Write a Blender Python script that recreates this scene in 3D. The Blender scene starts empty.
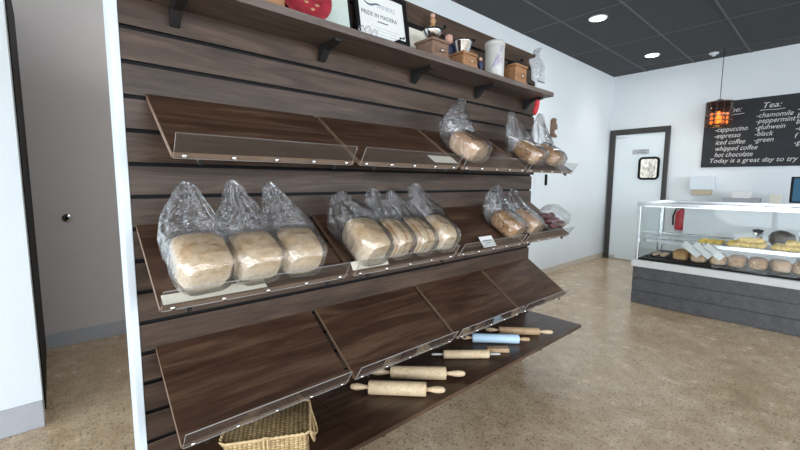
import bpy, bmesh, math, random
from mathutils import Vector, Matrix, noise
C = bpy.context.scene.collection
S = bpy.context.scene
PI = math.pi
R = random.Random(7)

# ------------------------------------------------------------------ materials
class NT:
    def __init__(s, name):
        s.m = bpy.data.materials.new(name); s.m.use_nodes = True
        s.t = s.m.node_tree; s.t.nodes.clear()
        s.out = s.n('ShaderNodeOutputMaterial')
    def n(s, typ, **kw):
        nd = s.t.nodes.new(typ)
        for k, v in kw.items():
            if k.startswith('i_'):
                key = k[2:].replace('_', ' ')
                nd.inputs[key].default_value = v
            else: setattr(nd, k, v)
        return nd
    def l(s, a, b): s.t.links.new(a, b)
    def ramp(s, fac, stops):
        r = s.n('ShaderNodeValToRGB'); e = r.color_ramp.elements
        e[0].position, e[0].color = stops[0][0], (*stops[0][1], 1)
        e[1].position, e[1].color = stops[-1][0], (*stops[-1][1], 1)
        for p, c in stops[1:-1]:
            q = e.new(p); q.color = (*c, 1)
        s.l(fac, r.inputs[0]); return r.outputs[0]
    def pos(s, scale=(1, 1, 1), loc=(0, 0, 0)):
        g = s.n('ShaderNodeNewGeometry'); mp = s.n('ShaderNodeMapping')
        mp.inputs['Scale'].default_value = scale; mp.inputs['Location'].default_value = loc
        s.l(g.outputs['Position'], mp.inputs[0]); return mp.outputs[0]
    def obj(s, scale=(1, 1, 1)):
        g = s.n('ShaderNodeTexCoord'); mp = s.n('ShaderNodeMapping')
        mp.inputs['Scale'].default_value = scale
        s.l(g.outputs['Object'], mp.inputs[0]); return mp.outputs[0]
    def noise(s, vec, scale, detail=4, rough=.6, dist=0):
        n = s.n('ShaderNodeTexNoise'); n.inputs['Scale'].default_value = scale
        n.inputs['Detail'].default_value = detail; n.inputs['Roughness'].default_value = rough
        n.inputs['Distortion'].default_value = dist
        s.l(vec, n.inputs['Vector']); return n.outputs['Fac']
    def bump(s, h, strength=.3, dist=.01):
        b = s.n('ShaderNodeBump'); b.inputs['Strength'].default_value = strength
        b.inputs['Distance'].default_value = dist; s.l(h, b.inputs['Height']); return b.outputs[0]
    def bsdf(s, col=None, rough=.5, metal=0, normal=None, spec=.5, **kw):
        b = s.n('ShaderNodeBsdfPrincipled')
        if col is not None:
            if isinstance(col, tuple): b.inputs['Base Color'].default_value = (*col, 1)
            else: s.l(col, b.inputs['Base Color'])
        if isinstance(rough, (int, float)): b.inputs['Roughness'].default_value = rough
        else: s.l(rough, b.inputs['Roughness'])
        b.inputs['Metallic'].default_value = metal
        b.inputs['Specular IOR Level'].default_value = spec
        if normal is not None: s.l(normal, b.inputs['Normal'])
        for k, v in kw.items(): b.inputs[k.replace('_', ' ')].default_value = v
        return b.outputs[0]
    def done(s, sh): s.l(sh, s.out.inputs[0]); return s.m

def mixrgb(n, a, b, fac, mode='MIX'):
    m = n.n('ShaderNodeMix', data_type='RGBA', blend_type=mode)
    for sock, v in ((m.inputs[6], a), (m.inputs[7], b)):
        if isinstance(v, tuple): sock.default_value = (*v, 1)
        else: n.l(v, sock)
    if isinstance(fac, (int, float)): m.inputs[0].default_value = fac
    else: n.l(fac, m.inputs[0])
    return m.outputs[2]

def plain(name, col, rough=.5, metal=0, spec=.5, var=.08, scale=20, bump=0):
    n = NT(name)
    f = n.noise(n.pos(), scale, 3)
    c = n.ramp(f, [(.3, tuple(x * (1 - var) for x in col)), (.7, tuple(min(1, x * (1 + var)) for x in col))])
    return n.done(n.bsdf(c, rough, metal, n.bump(f, bump, .003) if bump else None, spec))

def wood(name, c1, c2, c3, rough=.4, plank=0, spec=.5, freq=1.0):
    n = NT(name)
    if plank:
        g = n.n('ShaderNodeNewGeometry'); sp = n.n('ShaderNodeSeparateXYZ'); n.l(g.outputs['Position'], sp.inputs[0])
        a = n.n('ShaderNodeMath', operation='SUBTRACT'); n.l(sp.outputs[2], a.inputs[0]); a.inputs[1].default_value = .071
        d = n.n('ShaderNodeMath', operation='DIVIDE'); n.l(a.outputs[0], d.inputs[0]); d.inputs[1].default_value = plank
        fl = n.n('ShaderNodeMath', operation='FLOOR'); n.l(d.outputs[0], fl.inputs[0])
        wn = n.n('ShaderNodeTexWhiteNoise', noise_dimensions='1D'); n.l(fl.outputs[0], wn.inputs['W'])
        mu = n.n('ShaderNodeMath', operation='MULTIPLY'); n.l(wn.outputs[0], mu.inputs[0]); mu.inputs[1].default_value = 30
        cb = n.n('ShaderNodeCombineXYZ'); n.l(mu.outputs[0], cb.inputs[0])
        ad = n.n('ShaderNodeVectorMath', operation='ADD'); n.l(g.outputs['Position'], ad.inputs[0]); n.l(cb.outputs[0], ad.inputs[1])
        base = ad.outputs[0]
    else:
        base = n.n('ShaderNodeNewGeometry').outputs['Position']
    def mp(sc):
        m = n.n('ShaderNodeMapping'); m.inputs['Scale'].default_value = sc; n.l(base, m.inputs[0]); return m.outputs[0]
    f1 = n.noise(mp((1.1 * freq, 11 * freq, 11 * freq)), 1.6, 6, .62, 1.2)
    f2 = n.noise(mp((5 * freq, 110 * freq, 110 * freq)), 1.5, 3, .6)
    c = n.ramp(f1, [(.28, c1), (.5, c2), (.74, c3)])
    dk = n.ramp(f2, [(.3, (.62, .6, .58)), (.62, (1.06, 1.06, 1.06))])
    c = mixrgb(n, c, dk, .75, 'MULTIPLY')
    r = n.n('ShaderNodeMapRange'); n.l(f2, r.inputs[0]); r.inputs[3].default_value = rough - .06; r.inputs[4].default_value = rough + .1
    return n.done(n.bsdf(c, r.outputs[0], 0, n.bump(f2, .12, .002), spec))

def thin_clear(name, tint=(1, 1, 1), refl=1.0, rough=.03, haze=0.0, bumpy=0.0, ior=1.45, scale=30):
    """clear sheet: transparent with a fresnel reflection and a little milky scatter"""
    n = NT(name)
    tr = n.n('ShaderNodeBsdfTransparent'); tr.inputs[0].default_value = (*tint, 1)
    gl = n.n('ShaderNodeBsdfGlossy'); gl.inputs['Roughness'].default_value = rough
    fr = n.n('ShaderNodeFresnel'); ge = n.n('ShaderNodeNewGeometry'); mi = n.n('ShaderNodeMix'); n.l(ge.outputs['Backfacing'], mi.inputs[0])
    mi.inputs[2].default_value = ior; mi.inputs[3].default_value = 1 / ior; n.l(mi.outputs[0], fr.inputs['IOR'])   # same reflection from both sides
    if bumpy:
        v = n.obj()
        f = n.noise(v, scale, 5, .65, 1.5)
        rg = n.ramp(f, [(.40, (0, 0, 0)), (.5, (1, 1, 1)), (.60, (0, 0, 0))])
        vr = n.n('ShaderNodeTexVoronoi', feature='DISTANCE_TO_EDGE'); vr.inputs['Scale'].default_value = scale * 1.1
        n.l(v, vr.inputs['Vector'])
        add = n.n('ShaderNodeMath', operation='ADD'); n.l(rg, add.inputs[0]); n.l(vr.outputs[0], add.inputs[1])
        b = n.bump(add.outputs[0], bumpy, .012)
        n.l(b, gl.inputs['Normal']); n.l(b, fr.inputs['Normal'])
    mu = n.n('ShaderNodeMath', operation='MULTIPLY', use_clamp=True); n.l(fr.outputs[0], mu.inputs[0]); mu.inputs[1].default_value = refl
    under = tr.outputs[0]
    if haze:
        df = n.n('ShaderNodeBsdfDiffuse'); df.inputs[0].default_value = (.9, .92, .95, 1)
        tl = n.n('ShaderNodeBsdfTranslucent'); tl.inputs[0].default_value = (.9, .92, .95, 1)
        m0 = n.n('ShaderNodeMixShader'); m0.inputs[0].default_value = .5; n.l(df.outputs[0], m0.inputs[1]); n.l(tl.outputs[0], m0.inputs[2])
        m1 = n.n('ShaderNodeMixShader'); m1.inputs[0].default_value = haze
        n.l(tr.outputs[0], m1.inputs[1]); n.l(m0.outputs[0], m1.inputs[2]); under = m1.outputs[0]
    m2 = n.n('ShaderNodeMixShader'); n.l(mu.outputs[0], m2.inputs[0]); n.l(under, m2.inputs[1]); n.l(gl.outputs[0], m2.inputs[2])
    return n.done(m2.outputs[0])

def emit(name, col, st):
    n = NT(name); e = n.n('ShaderNodeEmission'); e.inputs[0].default_value = (*col, 1); e.inputs[1].default_value = st
    return n.done(e.outputs[0])

def floor_mat():
    n = NT('polished concrete')
    p = n.pos()
    big = n.noise(p, 1.1, 5, .6, .4)
    base = n.ramp(big, [(.3, (.47, .335, .20)), (.5, (.62, .475, .315)), (.72, (.72, .58, .41))])
    mid = n.noise(p, 9, 5, .65)
    base = mixrgb(n, base, n.ramp(mid, [(.32, (.72, .68, .62)), (.6, (1.05, 1.05, 1.05))]), .8, 'MULTIPLY')
    fine = n.noise(p, 70, 4, .75)
    base = mixrgb(n, base, n.ramp(fine, [(.36, (.66, .62, .56)), (.52, (1, 1, 1)), (.66, (1.12, 1.12, 1.12))]), .8, 'MULTIPLY')
    v = n.n('ShaderNodeTexVoronoi'); v.inputs['Scale'].default_value = 75; v.inputs['Randomness'].default_value = 1; n.l(p, v.inputs['Vector'])
    sp = n.n('ShaderNodeSeparateColor'); n.l(v.outputs['Color'], sp.inputs[0])
    # dark and pale aggregate chips
    near = n.ramp(v.outputs['Distance'], [(.25, (1, 1, 1)), (.5, (0, 0, 0))])
    dark = n.ramp(sp.outputs[0], [(.62, (0, 0, 0)), (.9, (1, 1, 1))])
    pale = n.ramp(sp.outputs[1], [(.74, (0, 0, 0)), (.8, (1, 1, 1))])
    md = n.n('ShaderNodeMath', operation='MULTIPLY'); n.l(near, md.inputs[0]); n.l(dark, md.inputs[1])
    mp_ = n.n('ShaderNodeMath', operation='MULTIPLY'); n.l(near, mp_.inputs[0]); n.l(pale, mp_.inputs[1])
    ml = n.n('ShaderNodeMath', operation='MULTIPLY'); n.l(md.outputs[0], ml.inputs[0]); ml.inputs[1].default_value = .8
    ml2 = n.n('ShaderNodeMath', operation='MULTIPLY'); n.l(mp_.outputs[0], ml2.inputs[0]); ml2.inputs[1].default_value = .55
    c = mixrgb(n, base, (.075, .055, .04), ml.outputs[0])
    c = mixrgb(n, c, (.58, .50, .40), ml2.outputs[0])
    r = n.n('ShaderNodeMapRange'); n.l(mid, r.inputs[0]); r.inputs[3].default_value = .16; r.inputs[4].default_value = .34
    return n.done(n.bsdf(c, r.outputs[0], 0, n.bump(mid, .03, .004), .5))

def bread_mat(name, flour, crust, spots=0, slices=0):
    n = NT(name)
    o = n.obj()
    a = n.noise(o, 13, 6, .65, .5)
    g = n.n('ShaderNodeSeparateXYZ'); n.l(o, g.inputs[0])
    h = n.n('ShaderNodeMapRange'); n.l(g.outputs[2], h.inputs[0]); h.inputs[1].default_value = .02; h.inputs[2].default_value = .12
    s = n.n('ShaderNodeMath', operation='MULTIPLY'); n.l(a, s.inputs[0]); n.l(h.outputs[0], s.inputs[1])
    c = n.ramp(s.outputs[0], [(.06, flour), (.34, tuple((x + y) / 2 for x, y in zip(flour, crust))), (.6, crust)])
    fine = n.noise(o, 48, 5, .75)
    c = mixrgb(n, c, n.ramp(fine, [(.34, (.74, .68, .58)), (.56, (1.04, 1.04, 1.04))]), .8, 'MULTIPLY')
    if slices:
        w = n.n('ShaderNodeTexWave', wave_type='BANDS', bands_direction='X'); w.inputs['Scale'].default_value = slices
        w.inputs['Distortion'].default_value = .6; n.l(o, w.inputs['Vector'])
        c = mixrgb(n, c, n.ramp(w.outputs['Fac'], [(.0, (.62, .42, .24)), (.22, (1, 1, 1))]), .8, 'MULTIPLY')
    if spots:
        v = n.n('ShaderNodeTexVoronoi'); v.inputs['Scale'].default_value = 62; n.l(o, v.inputs['Vector'])
        sp = n.n('ShaderNodeSeparateColor'); n.l(v.outputs['Color'], sp.inputs[0])
        nr = n.ramp(v.outputs['Distance'], [(.3, (1, 1, 1)), (.45, (0, 0, 0))])
        ps = n.ramp(sp.outputs[0], [(.4, (0, 0, 0)), (.45, (1, 1, 1))])
        m = n.n('ShaderNodeMath', operation='MULTIPLY'); n.l(nr, m.inputs[0]); n.l(ps, m.inputs[1])
        c = mixrgb(n, c, n.ramp(sp.outputs[1], [(.3, (.75, .6, .38)), (.6, (.2, .1, .05))]), m.outputs[0])
    return n.done(n.bsdf(c, .75, 0, n.bump(mixrgb(n, fine, a, .4), .6, .008), .25))

M = {}
M['wall'] = plain('white wall paint', (.72, .77, .80), .55, var=.012, scale=3)
M['grey_wall'] = plain('grey corridor paint', (.60, .56, .54), .6, var=.02, scale=5)
M['skirt_grey'] = plain('grey vinyl skirting', (.42, .43, .46), .4, var=.03)
M['skirt_tan'] = plain('beige skirting', (.56, .5, .42), .4, var=.03)
M['trim_white'] = plain('white end trim', (.66, .73, .78), .4, var=.01)
M['floor'] = floor_mat()
M['black'] = plain('matt black', (.007, .007, .008), .6, var=.1, spec=.15)
M['black_metal'] = plain('black powder coat', (.015, .015, .016), .4, var=.1)
M['door_frame'] = plain('dark bronze frame', (.032, .028, .026), .4, var=.08)
M['door'] = plain('pale blue white door leaf', (.72, .79, .82), .4, var=.01)
M['slat'] = wood('weathered oak laminate', (.029, .016, .0095), (.061, .0365, .024), (.112, .071, .048), .42, .1, freq=1.1, spec=.35)
M['shelf'] = wood('walnut laminate', (.032, .0155, .009), (.069, .0355, .022), (.145, .083, .052), .34, spec=.4, freq=1.0)
M['shelf_edge'] = plain('pale walnut edge tape', (.20, .128, .085), .5, var=.1)
M['top_shelf'] = wood('grey brown laminate', (.07, .052, .045), (.13, .10, .086), (.2, .16, .14), .45, freq=1.3)
M['counter'] = wood('charcoal wood cladding', (.042, .042, .046), (.07, .07, .075), (.108, .108, .112), .45, freq=1.2)
M['ledge'] = plain('off white laminate ledge', (.60, .60, .585), .3, var=.01)
M['bench'] = plain('pale stone bench', (.6, .6, .6), .35, var=.02)
M['acrylic'] = thin_clear('clear acrylic', (.95, .955, .955), .7, .02, .02, ior=1.49)
M['acrylic_edge'] = plain('polished acrylic edge', (.40, .385, .37), .15, var=.02)
M['glass'] = thin_clear('display glass', (.95, .97, .97), .75, .0, 0.0, ior=1.5)
M['film'] = thin_clear('crinkled clear film', (.985, .985, .99), 4.4, .08, .06, .18, ior=1.5, scale=30)
M['tub'] = thin_clear('clear tub plastic', (.97, .97, .98), 1.5, .05, .03, .25, ior=1.5, scale=40)
M['chrome'] = plain('brushed aluminium', (.72, .74, .76), .25, 1, var=.03)
M['silver_paint'] = plain('silver paint', (.50, .51, .53), .28, .55, var=.06)
M['silver'] = plain('polished silver', (.75, .76, .78), .16, 1, var=.04)
M['steel_screw'] = plain('steel screw', (.75, .75, .74), .25, 1, var=.02)
M['paper'] = plain('white paper', (.78, .78, .76), .7, var=.02)
M['cream'] = plain('cream card', (.74, .70, .60), .6, var=.02)
M['green_paper'] = plain('pale green paper', (.60, .68, .62), .7, var=.04)
M['ink'] = plain('grey ink', (.10, .12, .17), .7, var=.02)
M['ink_pale'] = plain('pale grey ink', (.42, .45, .5), .7, var=.02)
M['chalkboard'] = plain('chalkboard', (.012, .014, .018), .6, var=.35, scale=5)
M['chalk'] = plain('white chalk', (.68, .68, .68), .9, var=.15, scale=60)
M['bread'] = bread_mat('floury white bread', (.86, .77, .62), (.70, .47, .25))
M['bread_slice'] = bread_mat('sliced white bread', (.84, .74, .58), (.64, .43, .23), 0, 8)
M['bread_seed'] = bread_mat('seeded bread', (.54, .31, .14), (.36, .17, .065), 1)
M['bread_brown'] = bread_mat('pale brown bread', (.66, .46, .31), (.5, .27, .13))
M['pastry'] = bread_mat('golden pastry', (.85, .60, .16), (.72, .38, .08))
M['berry'] = plain('dark red bake', (.11, .028, .03), .45, var=.5, scale=60, bump=.4)
M['pin'] = wood('pale rolling pin wood', (.56, .40, .23), (.71, .54, .34), (.79, .64, .43), .45, freq=2.5)
M['pin_tan'] = wood('tan rolling pin wood', (.42, .26, .14), (.55, .37, .21), (.63, .45, .28), .45, freq=2.5)
M['pin_blue'] = plain('pale blue silicone', (.50, .68, .82), .4, var=.02)
M['box_wood'] = wood('orange stained wood', (.22, .10, .045), (.36, .18, .08), (.46, .25, .12), .4, freq=3)
M['box_dark'] = wood('dark stained wood', (.11, .06, .04), (.2, .115, .075), (.28, .17, .11), .4, freq=3)
M['red'] = plain('red glaze', (.33, .03, .045), .35, var=.35, scale=22)
M['red_bright'] = plain('bright red felt', (.55, .03, .04), .6, var=.1)
M['gold'] = plain('gilt paint', (.55, .32, .16), .4, .4, var=.1)
M['skin'] = plain('painted pink face', (.62, .36, .28), .5, var=.03)
M['navy'] = plain('dark blue cloth paint', (.03, .04, .09), .6, var=.1)
M['tin'] = plain('cream enamel', (.52, .515, .49), .35, var=.04)
M['purple'] = plain('purple print', (.30, .18, .48), .4, var=.1)
M['tile'] = plain('dark ceiling tile', (.052, .054, .060), .85, var=.3, scale=70)
M['grid'] = plain('dark ceiling grid', (.10, .10, .11), .6, var=.03)
M['lamp'] = emit('downlight diffuser', (1, .97, .92), 45)
M['bulb'] = emit('amber filament', (1, .50, .13), 12)
M['amber'] = thin_clear('smoky amber glass', (.42, .25, .16), 1.0, .05, .03, ior=1.45)
M['bronze_mesh'] = plain('bronze mesh', (.10, .075, .06), .5, .3, var=.1)
M['red_ext'] = plain('red enamel', (.52, .03, .05), .3, var=.03)
M['screen'] = emit('lit screen', (.035, .09, .15), 1.0)
M['tan_plastic'] = plain('tan plastic', (.50, .42, .30), .5, var=.03)
M['brown_ornament'] = plain('brown carved wood', (.17, .10, .065), .6, var=.6, scale=60)

def wicker(other='Z'):
    n = NT('woven wicker')
    o = n.obj()
    def wave(direction, sc):
        w = n.n('ShaderNodeTexWave', wave_type='BANDS', bands_direction=direction); w.inputs['Scale'].default_value = sc
        w.inputs['Distortion'].default_value = 1.2; w.inputs['Detail Scale'].default_value = 3; n.l(o, w.inputs['Vector']); return w.outputs['Fac']
    a = wave('X', 22); b = wave(other, 40)
    m = n.n('ShaderNodeMath', operation='MULTIPLY'); n.l(a, m.inputs[0]); n.l(b, m.inputs[1])
    f = n.noise(o, 50, 3)
    c = n.ramp(f, [(.3, (.40, .26, .11)), (.5, (.60, .43, .22)), (.72, (.70, .54, .31))])
    c = mixrgb(n, c, n.ramp(m.outputs[0], [(.0, (.34, .28, .22)), (.28, (1, 1, 1))]), .85, 'MULTIPLY')
    return n.done(n.bsdf(c, .6, 0, n.bump(m.outputs[0], .6, .006), .3))
M['chocolate'] = plain('dark chocolate', (.022, .014, .013), .5, var=.2, scale=40)  # brown-black of the stand-in dome in the display case
M['wicker'] = wicker(); M['wicker_lid'] = wicker('Y')
M['cane'] = plain('split cane', (.58, .42, .22), .5, var=.2, scale=50)

# ------------------------------------------------------------------ mesh helpers
def bx(bm, lo, hi, mi=0, mat=None):
    vs = [bm.verts.new(Vector((x, y, z))) for x in (lo[0], hi[0]) for y in (lo[1], hi[1]) for z in (lo[2], hi[2])]
    if mat is not None:
        for v in vs: v.co = mat @ v.co
    for f in ((0, 1, 3, 2), (4, 6, 7, 5), (0, 4, 5, 1), (2, 3, 7, 6), (0, 2, 6, 4), (1, 5, 7, 3)):
        q = bm.faces.new([vs[i] for i in f]); q.material_index = mi
    return vs
def prism(bm, prof, axis, a, b, mi=0):
    """profile of 2D points extruded along 'X','Y' or 'Z'"""
    def P(p, t): return {'X': (t, p[0], p[1]), 'Y': (p[0], t, p[1]), 'Z': (p[0], p[1], t)}[axis]
    A = [bm.verts.new(P(p, a)) for p in prof]; B = [bm.verts.new(P(p, b)) for p in prof]
    n = len(prof)
    fs = [bm.faces.new(A), bm.faces.new(list(reversed(B)))]
    for i in range(n): fs.append(bm.faces.new([A[(i + 1) % n], A[i], B[i], B[(i + 1) % n]]))
    for f in fs: f.material_index = mi
    return fs
def lathe(bm, prof, seg=28, mat=None, mi=0):
    rings = []
    for r, z in prof:
        if r < 1e-5:
            v = bm.verts.new((0, 0, z)); rings.append([v] * seg)
        else: rings.append([bm.verts.new((r * math.cos(2 * PI * i / seg), r * math.sin(2 * PI * i / seg), z)) for i in range(seg)])
    for a, b in zip(rings, rings[1:]):
        for i in range(seg):
            vs = []
            for v in (a[i], a[(i + 1) % seg], b[(i + 1) % seg], b[i]):
                if v not in vs: vs.append(v)
            if len(vs) > 2:
                try: f = bm.faces.new(vs); f.smooth = True; f.material_index = mi
                except ValueError: pass
    if mat is not None:
        for v in {v for r in rings for v in r}: v.co = mat @ v.co
def tube(bm, pts, rad, seg=8, mi=0, closed=False):
    pts = [Vector(p) for p in pts]; rings = []
    n = len(pts)
    for i, p in enumerate(pts):
        if closed: d = pts[(i + 1) % n] - pts[i - 1]
        else: d = pts[min(i + 1, n - 1)] - pts[max(i - 1, 0)]
        d.normalize()
        u = d.orthogonal() if i == 0 else (rings_u - d * rings_u.dot(d))
        u.normalize(); rings_u = u; w = d.cross(u)
        r = rad[i] if isinstance(rad, (list, tuple)) else rad
        rings.append([bm.verts.new(p + r * (math.cos(2 * PI * k / seg) * u + math.sin(2 * PI * k / seg) * w)) for k in range(seg)])
    pr = list(zip(rings, rings[1:])) + ([(rings[-1], rings[0])] if closed else [])
    for a, b in pr:
        for k in range(seg):
            f = bm.faces.new([a[k], a[(k + 1) % seg], b[(k + 1) % seg], b[k]]); f.smooth = True; f.material_index = mi
    if not closed:
        for r in (rings[0], rings[-1]):
            try: bm.faces.new(r).material_index = mi
            except ValueError: pass
def obj(name, bm, mats, parent=None, loc=None, mw=None, bevel=0, smooth=False):
    bmesh.ops.recalc_face_normals(bm, faces=bm.faces)
    me = bpy.data.meshes.new(name); bm.to_mesh(me); bm.free()
    for m in (mats if isinstance(mats, (list, tuple)) else [mats]): me.materials.append(M[m] if isinstance(m, str) else m)
    if smooth:
        for p in me.polygons: p.use_smooth = True
    o = bpy.data.objects.new(name, me); C.objects.link(o)
    if mw is not None: o.matrix_world = mw
    elif loc is not None: o.location = loc
    if parent is not None: o.parent = parent
    if bevel:
        b = o.modifiers.new('bevel', 'BEVEL'); b.width = bevel; b.segments = 2; b.limit_method = 'ANGLE'
    return o
def tag(o, label=None, cat=None, group=None, kind=None):
    for k, v in (('label', label), ('category', cat), ('group', group), ('kind', kind)):
        if v: o[k] = v
    return o
def thing(name, label, cat, loc=(0, 0, 0), rot=(0, 0, 0), group=None):
    o = bpy.data.objects.new(name, None); C.objects.link(o); o.location = loc; o.rotation_euler = rot
    o.empty_display_size = .05
    return tag(o, label, cat, group)
def box(name, lo, hi, mat, parent=None, bevel=0, loc=None):
    bm = bmesh.new(); bx(bm, lo, hi); return obj(name, bm, mat, parent, bevel=bevel, loc=loc)
def struct(name, lo, hi, mat, bevel=0): return tag(box(name, lo, hi, mat, bevel=bevel), kind='structure')
def dup(root, loc=None, label=None, mw=None):
    r = root.copy(); C.objects.link(r)
    if mw is not None: r.matrix_world = mw
    elif loc is not None: r.location = loc
    if label: r['label'] = label
    for ch in list(root.children):
        c = ch.copy(); C.objects.link(c); c.parent = r
        for g in list(ch.children):
            d = g.copy(); C.objects.link(d); d.parent = c
    return r
DG = None
def text(name, body, size, mat, mw, parent=None, shear=0.0, align='LEFT', ext=.0006, sx=1.0):
    cu = bpy.data.curves.new(name, 'FONT'); cu.body = body; cu.size = size; cu.shear = shear; cu.align_x = align; cu.extrude = ext
    cu.resolution_u = 3; cu.offset = .0
    t = bpy.data.objects.new(name, cu); C.objects.link(t)
    dg = bpy.context.evaluated_depsgraph_get(); dg.update()
    me = bpy.data.meshes.new_from_object(t.evaluated_get(dg)); me.name = name
    bpy.data.objects.remove(t); bpy.data.curves.remove(cu)
    me.materials.clear(); me.materials.append(M[mat])
    o = bpy.data.objects.new(name, me); C.objects.link(o)
    if parent is not None: o.parent = parent
    o.matrix_world = mw @ Matrix.Diagonal((sx, 1, 1, 1))
    return o
def frame_mw(origin, xa, ya):
    xa = Vector(xa).normalized(); ya = Vector(ya).normalized(); za = xa.cross(ya)
    m = Matrix((xa, ya, za)).transposed().to_4x4(); m.translation = Vector(origin); return m

# ------------------------------------------------------------------ setting
XB, YW, ZC = 6.85, 1.12, 2.9          # back wall, side wall plane, ceiling
XL_, YF = -4.6, -6.5
struct('floor', (XL_ - .15, YF - .15, -.1), (XB + .15, 3.0, 0), 'floor')
struct('ceiling', (XL_ - .15, YF - .15, ZC), (XB + .15, 3.0, ZC + .1), 'tile')
# white side wall with an opening to the corridor behind the bread shelves
struct('wall_left', (XL_, YW, 0), (-.09, YW + .14, ZC), 'wall')
struct('wall_right', (1.25, YW, 0), (XB, YW + .14, ZC), 'wall')
struct('wall_corridor', (-.3, 2.3, 0), (3.2, 2.42, ZC), 'grey_wall')
struct('wall_corridor_side', (-.26, YW + .14, 0), (-.12, 2.3, ZC), 'grey_wall')
struct('wall_corridor_end', (3.2, YW + .14, 0), (3.3, 2.42, ZC), 'grey_wall')
struct('wall_back', (XB, YF, 0), (XB + .14, YW + .14, ZC), 'wall')
struct('baseboard_left', (XL_, YW - .012, 0), (-.09, YW, .135), 'skirt_grey', .003)
struct('baseboard_right', (1.25, YW - .012, 0), (XB, YW, .08), 'skirt_tan', .003)
struct('baseboard_back', (XB - .012, 1.0 + .10, 0), (XB, YW - .012, .10), 'skirt_tan', .003)
struct('baseboard_corridor', (-.12, 2.288, 0), (3.2, 2.3, .11), 'skirt_grey', .003)
# dark door leaf standing open in the corridor
struct('door_2', (-.118, YW + .16, 0.01), (-.085, 2.27, 2.3), 'black')
# shop front behind the camera: two glazed walls
def shopfront(name, axis, at, a0, a1, bays, z0=.12, z1=2.62, t=.12):
    bm = bmesh.new()
    def B(u0, u1, za, zb):
        if axis == 'X': bx(bm, (at - t, u0, za), (at, u1, zb))
        else: bx(bm, (u0, at - t, za), (u1, at, zb))
    B(a0, a1, 0, z0); B(a0, a1, z1, ZC)
    w = (a1 - a0) / bays
    for i in range(bays + 1):
        c = a0 + i * w; hw = .16 if i in (0, bays) else .05
        B(max(a0, c - hw), min(a1, c + hw), z0, z1)
    o = obj(name, bm, 'trim_white'); tag(o, kind='structure'); return o
shopfront('wall_west', 'X', XL_, YF, YW, 5)
shopfront('wall_front', 'Y', YF, XL_, XB, 6, 1.15, 2.8)
struct('ground', (-40, -40, -.25), (XL_ - .2, 40, -.12), plain('pale pavement', (.45, .45, .45), .8))

# ceiling grid
bm = bmesh.new()
for k in range(-12, 3):
    y = .655 + k * .59
    if YF < y < YW: bx(bm, (XL_, y - .010, ZC - .006), (XB, y + .010, ZC + .001))
x = XB - .35
while x > XL_:
    bx(bm, (x - .007, YF, ZC - .004), (x + .007, YW, ZC + .001)); x -= 1.19
tag(obj('trim_1', bm, 'grid'), kind='structure')

# ------------------------------------------------------------------ kitchen door in back wall
t = bpy.data.objects.new('door_1', None); C.objects.link(t); tag(t, kind='structure')
bm = bmesh.new()
y0, y1, zt = .285, 1.135, 2.06
y1 = 1.10
bx(bm, (XB - .05, y1 - .075, 0), (XB + .0, y1, zt)); bx(bm, (XB - .05, y0, 0), (XB, y0 + .06, zt)); bx(bm, (XB - .05, y0 + .06, zt - .08), (XB, y1 - .075, zt))
obj('door_frame', bm, 'door_frame', t, bevel=.004)
lf = box('door_leaf', (XB - .028, y0 + .062, .012), (XB - .001, y1 - .077, zt - .085), 'door', t)
box('door_closer', (XB - .05, .85, zt - .125), (XB - .028, 1.015, zt - .088), 'chrome', lf, .004)
box('kick_plate', (XB - .031, .93, .015), (XB - .028, 1.015, .06), 'chrome', lf)
def rrect(w, h, r, n=6):
    pts = []
    for cx, cy, a0 in ((w / 2 - r, h / 2 - r, 0), (-w / 2 + r, h / 2 - r, PI / 2), (-w / 2 + r, -h / 2 + r, PI), (w / 2 - r, -h / 2 + r, 1.5 * PI)):
        for i in range(n + 1):
            a = a0 + i / n * PI / 2; pts.append((cx + r * math.cos(a), cy + r * math.sin(a)))
    return pts
def ring_frame(bm, w, h, r, b, x0, x1, cy, cz):
    o = rrect(w, h, r); i = rrect(w - 2 * b, h - 2 * b, max(.005, r - b))
    V = [[bm.verts.new((x, cy + p[0], cz + p[1])) for p in q] for x in (x0, x1) for q in (o, i)]
    n = len(o)
    for k in range(n):
        j = (k + 1) % n
        for A, B_ in ((V[0], V[1]), (V[2], V[3]), (V[0], V[2]), (V[1], V[3])): bm.faces.new([A[k], A[j], B_[j], B_[k]])
bm = bmesh.new(); ring_frame(bm, .285, .345, .06, .032, XB - .045, XB - .028, .53, 1.448); wf = obj('window_gasket', bm, 'black', lf)
n = NT('view through door window')
vv = n.noise(n.pos((1, 14, 9)), 1.4, 4, .6)
e = n.n('ShaderNodeEmission'); n.l(n.ramp(vv, [(.35, (.24, .25, .24)), (.5, (.62, .62, .54)), (.65, (.85, .86, .84))]), e.inputs[0]); e.inputs[1].default_value = .9
gl = n.n('ShaderNodeBsdfGlossy'); gl.inputs['Roughness'].default_value = .05
mx = n.n('ShaderNodeMixShader'); mx.inputs[0].default_value = .12; n.l(e.outputs[0], mx.inputs[1]); n.l(gl.outputs[0], mx.inputs[2])
M['door_view'] = n.done(mx.outputs[0])
bm = bmesh.new(); prism(bm, [(.53 + p[0], 1.448 + p[1]) for p in rrect(.225, .285, .03)], 'X', XB - .036, XB - .029); obj('window_pane', bm, 'door_view', wf)
sg = thing('door_sign', 'small grey notice plate above the round-cornered window on the kitchen door', 'sign', (XB - .0285, .655, 1.70))
box('plate', (-.006, -.115, -.035), (0, .115, .04), plain('grey plate', (.42, .43, .45), .4), sg, .002)
bm = bmesh.new()
for z, a, b in ((.018, -.09, .02), (-.004, -.06, .05), (-.02, -.09, -.02)): bx(bm, (-.0065, a, z - .004), (-.006, b, z + .004))
obj('lettering', bm, 'ink', sg)

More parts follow.
